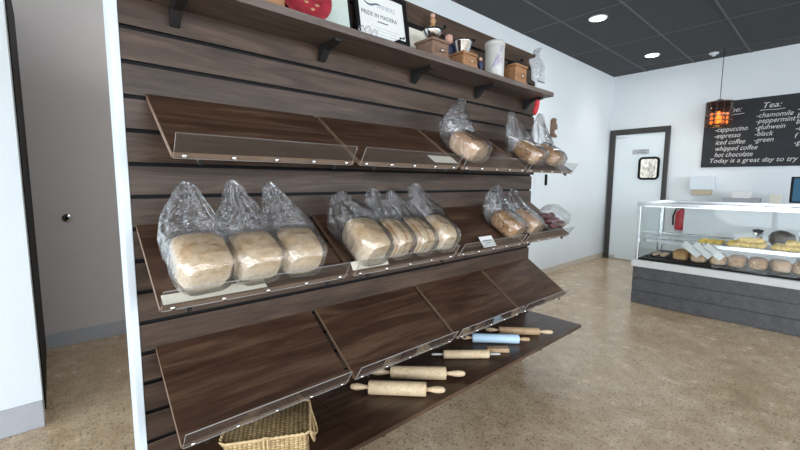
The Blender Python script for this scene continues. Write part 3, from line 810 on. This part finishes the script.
# little man figurine
def figurine(name, label, x, y, h, coat, face):
    root = thing(name, label, 'figurine', (x, y, Z0))
    bm = bmesh.new(); lathe(bm, [(0, 0), (h * .16, 0), (h * .17, h * .04), (h * .13, h * .3), (h * .17, h * .55), (h * .15, h * .68), (h * .06, h * .74), (0, h * .75)], 20); obj('body', bm, coat, root)
    bm = bmesh.new(); lathe(bm, [(0, h * .72), (h * .08, h * .75), (h * .12, h * .85), (h * .10, h * .95), (0, h)], 18); obj('head', bm, face, root)
    for s in (-1, 1):
        bm = bmesh.new(); tube(bm, [(s * h * .15, 0, h * .64), (s * h * .21, -h * .03, h * .48), (s * h * .15, -h * .12, h * .38)], h * .045, 8); obj('arm', bm, coat, root)
    return root
figurine('man_figurine', 'small pink-faced figurine in dark clothes between two coffee grinders', 1.575, -.045, .185, 'navy', 'skin')
figurine('doll_figurine', 'tiny blue figurine in front of the small framed picture', 1.705, -.15, .075, 'navy', 'skin')
frame_pic('picture_frame', 'small brown framed picture behind the tiny blue figurine', 'picture', 1.765, -.045, .15, .155, math.radians(6), 0, .010, 'box_dark', 'cream')
# tall tin
tn = thing('tall_tin', 'tall cream tin with purple and blue line drawing', 'tin', (1.875, -.115, Z0))
bm = bmesh.new(); lathe(bm, [(0, 0), (.050, 0), (.052, .004), (.052, .18), (.050, .184), (0, .184)], 36); obj('tin_body', bm, 'tin', tn)
bm = bmesh.new(); lathe(bm, [(.0525, .165), (.0542, .165), (.0542, .19), (.05, .195), (0, .195), (0, .186), (.0525, .186)], 36); obj('tin_lid', bm, 'tin', tn)
def on_tin(pts, r=.0007):
    tube(bm, [(.0524 * math.sin(a - .45), -.0524 * math.cos(a - .45), z) for a, z in pts], r, 5)
bm = bmesh.new()
on_tin([(-.75, .05), (-.5, .075), (-.2, .10), (.05, .12)], .0022); on_tin([(-.55, .06), (-.35, .1), (-.25, .125), (-.1, .1), (-.2, .07), (-.45, .055)], .0016)
on_tin([(-.15, .07), (.1, .095), (.3, .10), (.2, .075), (-.1, .06)], .0014); on_tin([(.1, .13), (.1, .165)], .0012); on_tin([(.25, .135), (.4, .165)], .0012); on_tin([(.05, .16), (.3, .13)], .001)
obj('drawing', bm, 'purple', tn)
# silver figure
sv = thing('silver_figurine', 'flat-cut silver figurine on a thin post at the far end of the top shelf', 'figurine', (2.335, -.105, Z0), (0, 0, -.95))
bm = bmesh.new(); bx(bm, (-.03, -.025, 0), (.03, .025, .008)); obj('foot', bm, 'silver', sv, bevel=.002)
bm = bmesh.new(); prism(bm, [(-.008, .008), (.008, .008), (.008, .07), (.052, .055), (.058, .075), (.048, .10), (.05, .15), (.03, .195), (.018, .205), (.022, .23), (.034, .262), (.01, .268), (-.022, .255), (-.02, .235), (-.008, .225), (-.012, .21), (-.046, .205), (-.05, .19), (-.034, .15), (-.03, .075), (-.008, .06)], 'Y', -.014, .014)
obj('body', bm, 'silver_paint', sv, bevel=.003)
bm = bmesh.new(); prism(bm, [(-.02, .085), (.012, .08), (.02, .16), (-.004, .19), (-.022, .15)], 'Y', -.0165, -.0141); prism(bm, [(.027, .09), (.04, .10), (.04, .15), (.03, .175)], 'Y', -.0165, -.0141); prism(bm, [(-.006, .232), (.016, .236), (.02, .255), (-.01, .252)], 'Y', -.0165, -.0141)
obj('shading_panel', bm, 'chrome', sv)  # raised grey panels put shading into the figure's shape
# red ornament hanging under the shelf end
ro = thing('red_ornament', 'bright red felt ornament hanging below the end of the top shelf', 'ornament', (2.362, -.10, ZS - .0275))
bm = bmesh.new(); prism(bm, [(-.004, -.012), (.018, -.004), (.028, -.022), (.024, -.05), (.008, -.085), (-.012, -.108), (-.026, -.098), (-.028, -.07), (-.012, -.05), (-.01, -.03)], 'Y', -.008, .008); obj('felt', bm, 'red_bright', ro, bevel=.003)
bm = bmesh.new(); tube(bm, [(0, 0, -.014), (0, 0, .003)], .0012, 6); obj('string', bm, 'red_bright', ro)
# small knob-like ornament standing on the slat wall's top edge
o = thing('ceramic_ornament', 'tiny pink ceramic ornament on top of the dark picture frame', 'ornament', (1.463, -.038, Z0 + .1845))
bm = bmesh.new(); lathe(bm, [(0, 0), (.018, 0), (.02, .006), (.009, .018), (.016, .034), (.012, .048), (0, .052)], 18); obj('body', bm, 'gold', o)
bm = bmesh.new(); bmesh.ops.create_uvsphere(bm, u_segments=14, v_segments=10, radius=.012, matrix=Matrix.Translation((0, 0, .06))); obj('head', bm, 'skin', o, smooth=True)
# dried sprig hanging at the post top
o = thing('hanging_ornament', 'dark brown ornament hung high on the white end post', 'ornament', (.150, -.012, 1.742))
bm = bmesh.new(); prism(bm, [(-.012, .02), (.006, .03), (.012, .06), (-.004, .09), (-.02, .06), (-.022, .03)], 'Y', -.006, .006); obj('carving', bm, 'brown_ornament', o, bevel=.002)
bm = bmesh.new(); tube(bm, [(-.004, 0, .09), (.004, .002, .14), (.018, .006, .15)], .0015, 6); obj('hook', bm, 'black_metal', o)

# ------------------------------------------------------------------ things on the white walls
o = thing('wall_ornament', 'small carved brown figure hung on the white wall past the shelves', 'ornament', (4.92, YW - .001, 1.92))
bm = bmesh.new(); prism(bm, [(-.05, .10), (-.02, .13), (.03, .115), (.02, .07), (.05, .05), (.06, .0), (.03, -.02), (-.01, -.01), (-.015, -.06), (.03, -.075), (.06, -.10), (.05, -.115), (-.03, -.11), (-.055, -.07), (-.05, .0)], 'Y', -.05, 0)
obj('carving', bm, 'brown_ornament', o, bevel=.008)
o = thing('wall_conduit', 'thin white vertical wall strip with a dark latch on the white side wall', 'conduit', (4.55, YW - .001, .0))
box('strip', (-.012, -.008, .75), (.012, 0, 1.75), 'wall', o, .002)
box('latch', (.24, -.02, 1.19), (.275, 0, 1.33), 'black', o, .003)
o = thing('door_stop', 'round metal door stop on the grey corridor wall', 'door stop', (.091, 2.299, .948), (PI / 2, 0, 0))
bm = bmesh.new(); lathe(bm, [(0, 0), (.032, 0), (.032, .006), (.026, .012), (.02, .012), (.018, .03), (0, .032)], 24); obj('rose', bm, 'chrome', o)
bm = bmesh.new(); lathe(bm, [(0, .0322), (.011, .0322), (.011, .036), (0, .037)], 16); obj('rubber_tip', bm, 'black', o)

# chalkboard menu
bbd = thing('chalkboard', 'large black chalkboard menu handwritten with teas and coffees', 'chalkboard', (XB - .001, -1.4, 1.88))
CB0, CB1 = 1.445, 2.315
box('board', (-.02, -1.3, CB0 - 1.88), (0, 1.295, CB1 - 1.88), 'chalkboard', bbd)
bpy.context.view_layer.update()
def chalk(body, y, z, size, nm='chalk_lettering', sx=1.0): return text(nm, body, size, 'chalk', frame_mw((XB - .0222, y, z), (0, -1, .0), (0, 0, 1)), bbd, .28, sx=sx)
def chalkline(y0, y1, z, nm='chalk_underline'):
    bm = bmesh.new(); tube(bm, [(XB - .022 - bbd.location.x, y0 + (y1 - y0) * t - bbd.location.y, z - 1.88 + .004 * math.sin(t * 7)) for t in [i / 10 for i in range(11)]], .004, 5); obj(nm, bm, 'chalk', bbd)
chalk('Coffee:', -.22, 2.165, .09); chalkline(-.2, -.52, 2.135)
for s, z in (('-cappuccino', 1.918), ('-espresso', 1.835), (' iced coffee', 1.748), (' whipped coffee', 1.665), (' hot chocolate', 1.582)): chalk(s, -.225, z, .088, sx=.80)
chalk('Tea:', -.68, 2.178, .095, sx=1.1); chalkline(-.67, -.9, 2.150)
for s, z in (('-chamomile', 2.062), ('-peppermint', 1.992), ('-gluhwein', 1.912), ('-black', 1.832), ('-green', 1.755)): chalk(s, -.635, z, .086, sx=.84)
for s, z in (('-l', 2.10), ('b', 2.02), ('b', 1.95), ('-c', 1.87), ('f', 1.78), ('-g', 1.70)): chalk(s, -1.005, z, .086, sx=.85)
chalk('Today is a great day to try', -.19, 1.505, .082, sx=.98)

# pendant lamp
pd = thing('pendant_lamp', 'small bronze mesh pendant lamp with a glowing amber bulb before the chalkboard', 'lamp', (6.42, -.325, 1.945))
bm = bmesh.new(); tube(bm, [(0, 0, .33), (0, 0, ZC - 1.93 - .001)], .004, 6); obj('cord', bm, 'black', pd)
bm = bmesh.new(); lathe(bm, [(.135, .004), (.138, .004), (.138, .30), (.135, .30), (.135, .004)], 40); obj('shade_glass', bm, 'amber', pd)
bm = bmesh.new(); lathe(bm, [(0, .315), (.03, .335), (.03, .30), (.139, .29), (.141, .305), (.05, .32), (0, .34)], 40)
for z in (.004, .07, .13): 
    tube(bm, [(.139 * math.cos(2 * PI * i / 32), .139 * math.sin(2 * PI * i / 32), z) for i in range(32)], .0045, 6, closed=True)
for i in range(12):
    a = 2 * PI * i / 12; tube(bm, [(.139 * math.cos(a), .139 * math.sin(a), .004), (.139 * math.cos(a), .139 * math.sin(a), .295)], .0028, 5)
obj('shade_mesh', bm, 'bronze_mesh', pd)
bm = bmesh.new(); lathe(bm, [(0, .04), (.016, .046), (.032, .075), (.03, .11), (.016, .15), (.013, .19), (0, .19)], 20); bl = obj('bulb', bm, 'bulb', pd)
bm = bmesh.new()
for z in (.045, .095, .145):
    for a0 in (2.55, 3.15, 3.75, 4.35):
        c = Vector((.10 * math.cos(a0), .10 * math.sin(a0), z)); tn_ = Vector((-math.sin(a0), math.cos(a0), 0))
        tube(bm, [c + tn_ * .016 * math.cos(q) + Vector((0, 0, .016 * math.sin(q))) for q in [2 * PI * i / 12 for i in range(12)]], .0035, 5, closed=True)
obj('filament', bm, 'bulb', pd)
bm = bmesh.new(); lathe(bm, [(0, .191), (.016, .191), (.018, .29), (0, .29)], 16); obj('socket', bm, 'black', pd)

# downlights and sensor
for i, (x, lab) in enumerate([(4.318, 'round glowing ceiling downlight, nearer of the two'), (6.05, 'round glowing ceiling downlight close to the back wall')]):
    d = thing('downlight', lab, 'ceiling light', (x, .364, ZC), group='ceiling downlights')
    bm = bmesh.new(); lathe(bm, [(.07, 0), (.09, 0), (.09, -.006), (.072, -.009), (.07, 0)], 32); obj('trim_ring', bm, 'trim_white', d)
    bm = bmesh.new(); lathe(bm, [(0, -.005), (.0695, -.005), (.0695, -.001), (0, -.001)], 32); obj('diffuser', bm, 'lamp', d)
    L = bpy.data.lights.new('downlight_beam', 'SPOT'); L.energy = 22; L.spot_size = 2.2; L.spot_blend = .8; L.shadow_soft_size = .07; L.color = (1, .95, .88)
    lo_ = bpy.data.objects.new('downlight_beam', L); C.objects.link(lo_); lo_.location = (x, .364, ZC - .02)
d = thing('downlight', 'added round ceiling downlight brightening the corridor behind the slat wall', 'ceiling light', (1.4, 1.75, ZC))  # added out of view to brighten the grey corridor wall
bm = bmesh.new(); lathe(bm, [(0, -.008), (.09, -.008), (.09, -.001), (0, -.001)], 32); obj('diffuser', bm, 'lamp', d)
L = bpy.data.lights.new('corridor_fill', 'SPOT'); L.energy = 22; L.spot_size = 2.9; L.spot_blend = .6; L.shadow_soft_size = .09; L.color = (1, .93, .86)  # fill beam of the added corridor lamp
lo_ = bpy.data.objects.new('corridor_fill', L); C.objects.link(lo_); lo_.location = (1.4, 1.75, ZC - .02)
sd = thing('smoke_detector', 'small white smoke detector on the dark ceiling by the back wall', 'detector', (6.53, -.2, ZC))
bm = bmesh.new(); lathe(bm, [(0, -.04), (.02, -.04), (.024, -.02), (.05, -.016), (.054, -.001), (0, -.001)], 24); obj('housing', bm, 'trim_white', sd)

# ------------------------------------------------------------------ display counter
XC, YC, YC2 = 4.42, -.085, -3.2
dc = thing('display_counter', 'dark wood-clad counter with a glass pastry display case', 'counter', (XC, YC, 0))
bm = bmesh.new()
zz = [.0, .135, .262, .385]
for a, b in zip(zz, zz[1:]): bx(bm, (0, YC2 - YC, a + .004), (.02, 0, b - .003))
bx(bm, (.012, YC2 - YC, .0), (.84, 0, .384)); obj('clad_base', bm, 'counter', dc, bevel=.001)
box('ledge', (-.035, YC2 - YC, .3855), (.84, .01, .452), 'ledge', dc, .006)
xg = .012; zg0, zg1 = .452, 1.0
bm = bmesh.new(); bx(bm, (xg, YC2 - YC, zg0), (xg + .008, -.035, zg1)); obj('front_glass', bm, 'glass', dc)
bm = bmesh.new(); bx(bm, (xg + .02, -.014, zg0), (.80, -.006, zg1)); obj('end_glass', bm, 'glass', dc)
bm = bmesh.new(); bx(bm, (xg + .03, YC2 - YC, zg1 + .012), (.79, -.02, zg1 + .02)); obj('top_glass', bm, 'glass', dc)
bm = bmesh.new()
bx(bm, (xg - .006, -.035, zg0), (xg + .02, -.002, zg1)); bx(bm, (.79, -.03, zg0), (.815, -.004, zg1))
bx(bm, (xg - .008, YC2 - YC, zg1), (xg + .042, 0, zg1 + .034)); bx(bm, (.785, YC2 - YC, zg1), (.82, 0, zg1 + .034)); bx(bm, (xg + .03, -.03, zg1), (.785, 0, zg1 + .034))
bx(bm, (.79, -1.15 - .02, zg0), (.815, -1.15 + .02, zg1)); bx(bm, (.79, YC2 - YC, .65), (.815, -.03, .67))
obj('aluminium_frame', bm, 'chrome', dc, bevel=.003)
bm = bmesh.new(); bx(bm, (xg - .004, YC2 - YC, zg0), (xg - .0005, -.035, zg0 + .014)); obj('sill_strip', bm, 'black', dc)
bm = bmesh.new(); bx(bm, (.16, YC2 - YC, .630), (.78, -.035, .638)); obj('glass_shelf', bm, 'glass', dc)
bm = bmesh.new(); bx(bm, (.15, YC2 - YC, .623), (.16, -.035, .653)); obj('shelf_rail', bm, 'chrome', dc)
bm = bmesh.new(); bx(bm, (.05, YC2 - YC, .4525), (.78, -.03, .466)); obj('black_deck', bm, 'black', dc)
bm = bmesh.new(); bx(bm, (.03, YC2 - YC, zg1 - .009), (.05, -.06, zg1 - .001)); obj('strip_light', bm, emit('case light', (.92, .97, 1), 1.2), dc)
# trays and pastries
def W(x, y, z): return (XC + x, YC + y, z)
tr = thing('cooling_rack', 'white wire cooling rack at the near end of the display shelf', 'rack', W(.36, -.24, .6385))
bm = bmesh.new()
for i in range(15): tube(bm, [(-.16, -.19 + i * .027, .028), (.16, -.19 + i * .027, .028)], .0025, 5)
for sx in (-.16, -.05, .05, .16): tube(bm, [(sx, -.19, .026), (sx, .19, .026)], .0032, 5)
obj('wires', bm, 'trim_white', tr)
bm = bmesh.new(); tube(bm, [(x, y, .026) for x, y in ((-.165, -.2), (.165, -.2), (.165, .2), (-.165, .2))], .004, 6, closed=True)
for x in (-.16, .16):
    for y in (-.19, .19): tube(bm, [(x, y, .026), (x, y, .001)], .0035, 6)
obj('rim', bm, 'chrome', tr)
def tray(label, y, w, d=.30):
    t_ = thing('pastry_tray', label, 'tray', W(.36, y, .6385), group='white pastry trays')
    bm = bmesh.new(); a = [(-d / 2, -w / 2), (d / 2, -w / 2), (d / 2, w / 2), (-d / 2, w / 2)]
    bx(bm, (-d / 2, -w / 2, 0), (d / 2, w / 2, .004)); obj('tray_base', bm, 'trim_white', t_, bevel=.001)
    bm = bmesh.new(); tube(bm, [(x, yy, .010) for x, yy in a], .006, 6, closed=True); obj('tray_rim', bm, 'chrome', t_)
def pastries(y, w, n, grp, label, r=.034, seed=0, layers=2, mat='pastry'):
    rr = random.Random(seed); pr = None; k = 0
    for ly in range(layers):
        m = n - ly * 2
        for j in range(3 - ly):
            for i in range(m):
                yy = y - w / 2 + w * (i + .5 + .5 * ly) / n; xx = .36 - .10 + j * .085 + .04 * ly
                if pr is None: pr = o = obj('pastry', blob(seed + 5, r), mat)
                else: o = pr.copy(); C.objects.link(o)
                o.location = W(xx + rr.uniform(-.006, .006), yy, .6445 + r * .68 + ly * r * 1.15); o.rotation_euler = (0, 0, rr.uniform(0, 6)); o.scale = (1.15, .95 + .2 * rr.random(), .8)
                tag(o, label, 'pastry', grp)
tray('white tray holding the nearest few golden pastries, beside the wire rack', -.56, .20)
pastries(-.56, .18, 3, 'golden pastries beside the wire rack', 'golden pastry on the tray beside the wire rack', .028, 2, 1)
tray('white tray piled with golden pastries at mid case', -.82, .26)
pastries(-.82, .25, 5, 'golden pastries piled at mid case', 'golden pastry in the middle pile of the display case', .034, 3)
tray('white tray piled with golden pastries at the frame edge', -1.14, .30)
pastries(-1.14, .28, 5, 'golden pastries piled at the frame edge', 'golden pastry in the pile nearest the picture edge', .036, 4)
o = obj('dark_cake', blob(9, .05), 'berry', loc=W(.34, -1.40, .714)); o.scale = (1.4, 1.6, .6); tag(o, 'dark chocolate cake behind glass at the picture edge', 'cake')
o.location.z = .6385 + .05 * .85 * .6 * 1.12
o = obj('dark_dome', blob(12, .085), 'chocolate', loc=W(.62, -1.03, .639 + .085 * .9)); o.scale = (1, 1.15, 1.05)  # added dome, stands in for a dark shape in the glass
tag(o, 'tall dark dome standing in for a shape in the glass, behind the golden pastries at the frame edge', 'cake')
o = thing('placeholder', 'small grey metal canister added for a shape in the glass, behind the middle pastry pile', 'placeholder', W(.62, -.86, .6385))  # added cylinder, stands in for a grey shape in the glass
bm = bmesh.new(); lathe(bm, [(0, 0), (.036, 0), (.038, .004), (.038, .13), (0, .13)], 24); obj('placeholder_body', bm, 'chrome', o)
bm = bmesh.new(); lathe(bm, [(0, .1305), (.04, .1305), (.04, .145), (.01, .15), (0, .16)], 24); obj('lid', bm, 'black', o)
# ticket cards leaning on the shelf front
tk = ['first slanted white ticket card before the pastries', 'second slanted white ticket card before the pastries', 'third slanted white ticket card before the pastries']
for i in range(3):
    bm = bmesh.new(); bx(bm, (0, -.03, 0), (.002, .03, .17)); o = obj('ticket_card', bm, 'paper', loc=W(.10, -.52 - i * .085, .545)); o.rotation_euler = (math.radians(-50), 0, 0); tag(o, tk[i], 'ticket card', 'slanted ticket cards in the display case')
# wrapped loaves on the deck
lb = 'wrapped brown loaf on the black deck of the display case'
for i in range(8):
    o = obj('wrapped_loaf', loaf_mesh(.135, .24, .105, 20 + i), ['bread_seed', 'bread_brown', 'bread_seed', 'bread_seed'][i % 4], mw=Matrix.Translation(W(.26, -.35 - i * .142, .4665)) @ Matrix.Rotation(PI / 2 + .1 * (i % 3), 4, 'Z'))
    tag(o, lb + (' %s from the near end' % ['first', 'second', 'third', 'fourth', 'fifth', 'sixth', 'seventh', 'eighth'][i]), 'bread', 'wrapped loaves on the case deck')
o = thing('black_tray', 'shallow black tray with small bakes at the near corner of the case', 'tray', W(.30, -.17, .4665))
bm = bmesh.new(); bx(bm, (-.16, -.10, 0), (.16, .10, .005)); tube(bm, [(-.16, -.1, .012), (.16, -.1, .012), (.16, .1, .012), (-.16, .1, .012)], .007, 6, closed=True); obj('tray_base', bm, 'black', o)
for i in range(6):
    o = obj('small_bake', blob(30 + i, .024), 'bread_brown', loc=W(.22 + .07 * (i // 2), -.13 - .07 * (i % 2), .4722 + .02)); o.scale = (1.1, 1.2, .7)
    tag(o, 'small brown bake on the shallow black tray in the case', 'baked good', 'small bakes on the black tray')

# ------------------------------------------------------------------ back bench and what stands on it
bb = thing('back_bench', 'pale work bench along the wall below the chalkboard', 'bench', (XB - .02, 0, 0))
box('worktop', (-.58, -3.4, .90), (0, -.06, .94), 'bench', bb, .004); box('cupboard', (-.55, -3.4, 0), (0, -.08, .8995), 'wall', bb, .003)
fe = thing('fire_extinguisher', 'red fire extinguisher seen through the case beside the kitchen door', 'fire extinguisher', (XB - .68, .02, .5))
fe.scale = (1.25, 1.25, 1.1); fe.location = (XB - .09, .045, .56)
bm = bmesh.new(); lathe(bm, [(0, 0), (.065, 0), (.068, .01), (.068, .21), (.05, .25), (.022, .265), (.022, .275), (0, .275)], 28); obj('cylinder', bm, 'red_ext', fe)
bm = bmesh.new(); lathe(bm, [(0, .2755), (.02, .2755), (.02, .31), (0, .31)], 16); bx(bm, (-.06, -.01, .305), (.02, .01, .315)); bx(bm, (-.065, -.008, .335), (.01, .008, .343)); obj('valve', bm, 'black', fe)
bm = bmesh.new(); tube(bm, [(-.02, .0, .295), (-.06, .05, .27), (-.07, .07, .18), (-.065, .07, .06)], .009, 8); obj('hose', bm, 'black', fe)
box('wall_bracket', (.068, -.02, .05), (.0715, .02, .2), 'chrome', fe)
pt = thing('towel_dispenser', 'white paper towel dispenser on the wall below the chalkboard', 'dispenser', (XB - .001, -.15, 1.135))
box('cover', (-.13, -.135, 0), (0, .135, .19), 'trim_white', pt, .01); box('tan_tray', (-.115, -.11, -.07), (0, .11, -.0005), 'tan_plastic', pt, .008)
cm = thing('coffee_machine', 'low grey machine on the back bench under the chalkboard', 'machine', (6.6, -.6, .9405))
box('housing', (-.14, -.18, 0), (.14, .17, .10), plain('grey machine', (.33, .34, .37), .4), cm, .008); box('tray', (-.19, -.10, .015), (-.141, .10, .05), 'chrome', cm, .004)
o = thing('paper_stack', 'white folded paper pile on top of the low grey machine', 'paper', (6.6, -.6, 1.041)); box('sheets', (-.08, -.09, 0), (.08, .09, .085), 'paper', o, .003)
o = thing('carton', 'pale upright carton on the back bench beside the grey machine', 'carton', (6.6, -.92, .9405)); box('carton_body', (-.05, -.05, 0), (.05, .05, .15), 'cream', o, .003); box('carton_lid', (-.052, -.052, .1505), (.052, .052, .162), 'paper', o, .003)
ps = thing('till_screen', 'tilted black till screen on the counter at the picture edge', 'screen', (5.05, -1.32, 1.022), (0, 0, .25))
bm = bmesh.new(); lathe(bm, [(0, 0), (.08, 0), (.08, .01), (.02, .02), (.02, .09), (0, .09)], 24); obj('stand', bm, 'black', ps)
bm = bmesh.new(); bx(bm, (-.012, -.19, .03), (.012, .19, .265)); cs = obj('casing', bm, 'black', ps, bevel=.004)
bm = bmesh.new(); bx(bm, (-.0135, -.175, .045), (-.0122, .175, .25)); obj('display', bm, 'screen', cs)

# ------------------------------------------------------------------ camera
cam = bpy.data.cameras.new('camera'); co = bpy.data.objects.new('camera', cam); C.objects.link(co)
cam.sensor_width = 36; cam.lens = 392.65 / 800 * 36; cam.clip_start = .02
r_ = Vector((.74558778, -.66638728, .00518187)); u_ = Vector((.06841214, .08427308, .99409146)); f_ = Vector((.6628866, .74082794, -.10842196))
m = Matrix((r_, u_, -f_)).transposed().to_4x4(); m.translation = (0, -1.4403, 1.22); co.matrix_world = m
S.camera = co

# ------------------------------------------------------------------ light
w = bpy.data.worlds.new('sky'); S.world = w; w.use_nodes = True
bg = w.node_tree.nodes['Background']; bg.inputs[0].default_value = (.86, .93, 1.0, 1); bg.inputs[1].default_value = 6.6
def portal(name, loc, rot, sx, sy):
    L = bpy.data.lights.new(name, 'AREA'); L.shape = 'RECTANGLE'; L.size = sx; L.size_y = sy; L.cycles.is_portal = True
    o = bpy.data.objects.new(name, L); C.objects.link(o); o.location = loc; o.rotation_euler = rot
portal('window_portal', (XL_ + .01, (YF + YW) / 2, 1.37), (0, -PI / 2, 0), 2.5, YW - YF)
portal('shopfront_portal', ((XL_ + XB) / 2, YF + .01, 1.975), (PI / 2, 0, 0), XB - XL_, 1.65)
vs_ = S.view_settings; vs_.view_transform = 'Standard'; vs_.look = 'None'; vs_.exposure = 0.6; vs_.gamma = 1; vs_.use_curve_mapping = False
S.cycles.max_bounces = 10; S.cycles.transparent_max_bounces = 24; S.cycles.diffuse_bounces = 5
S.cycles.use_denoising = True
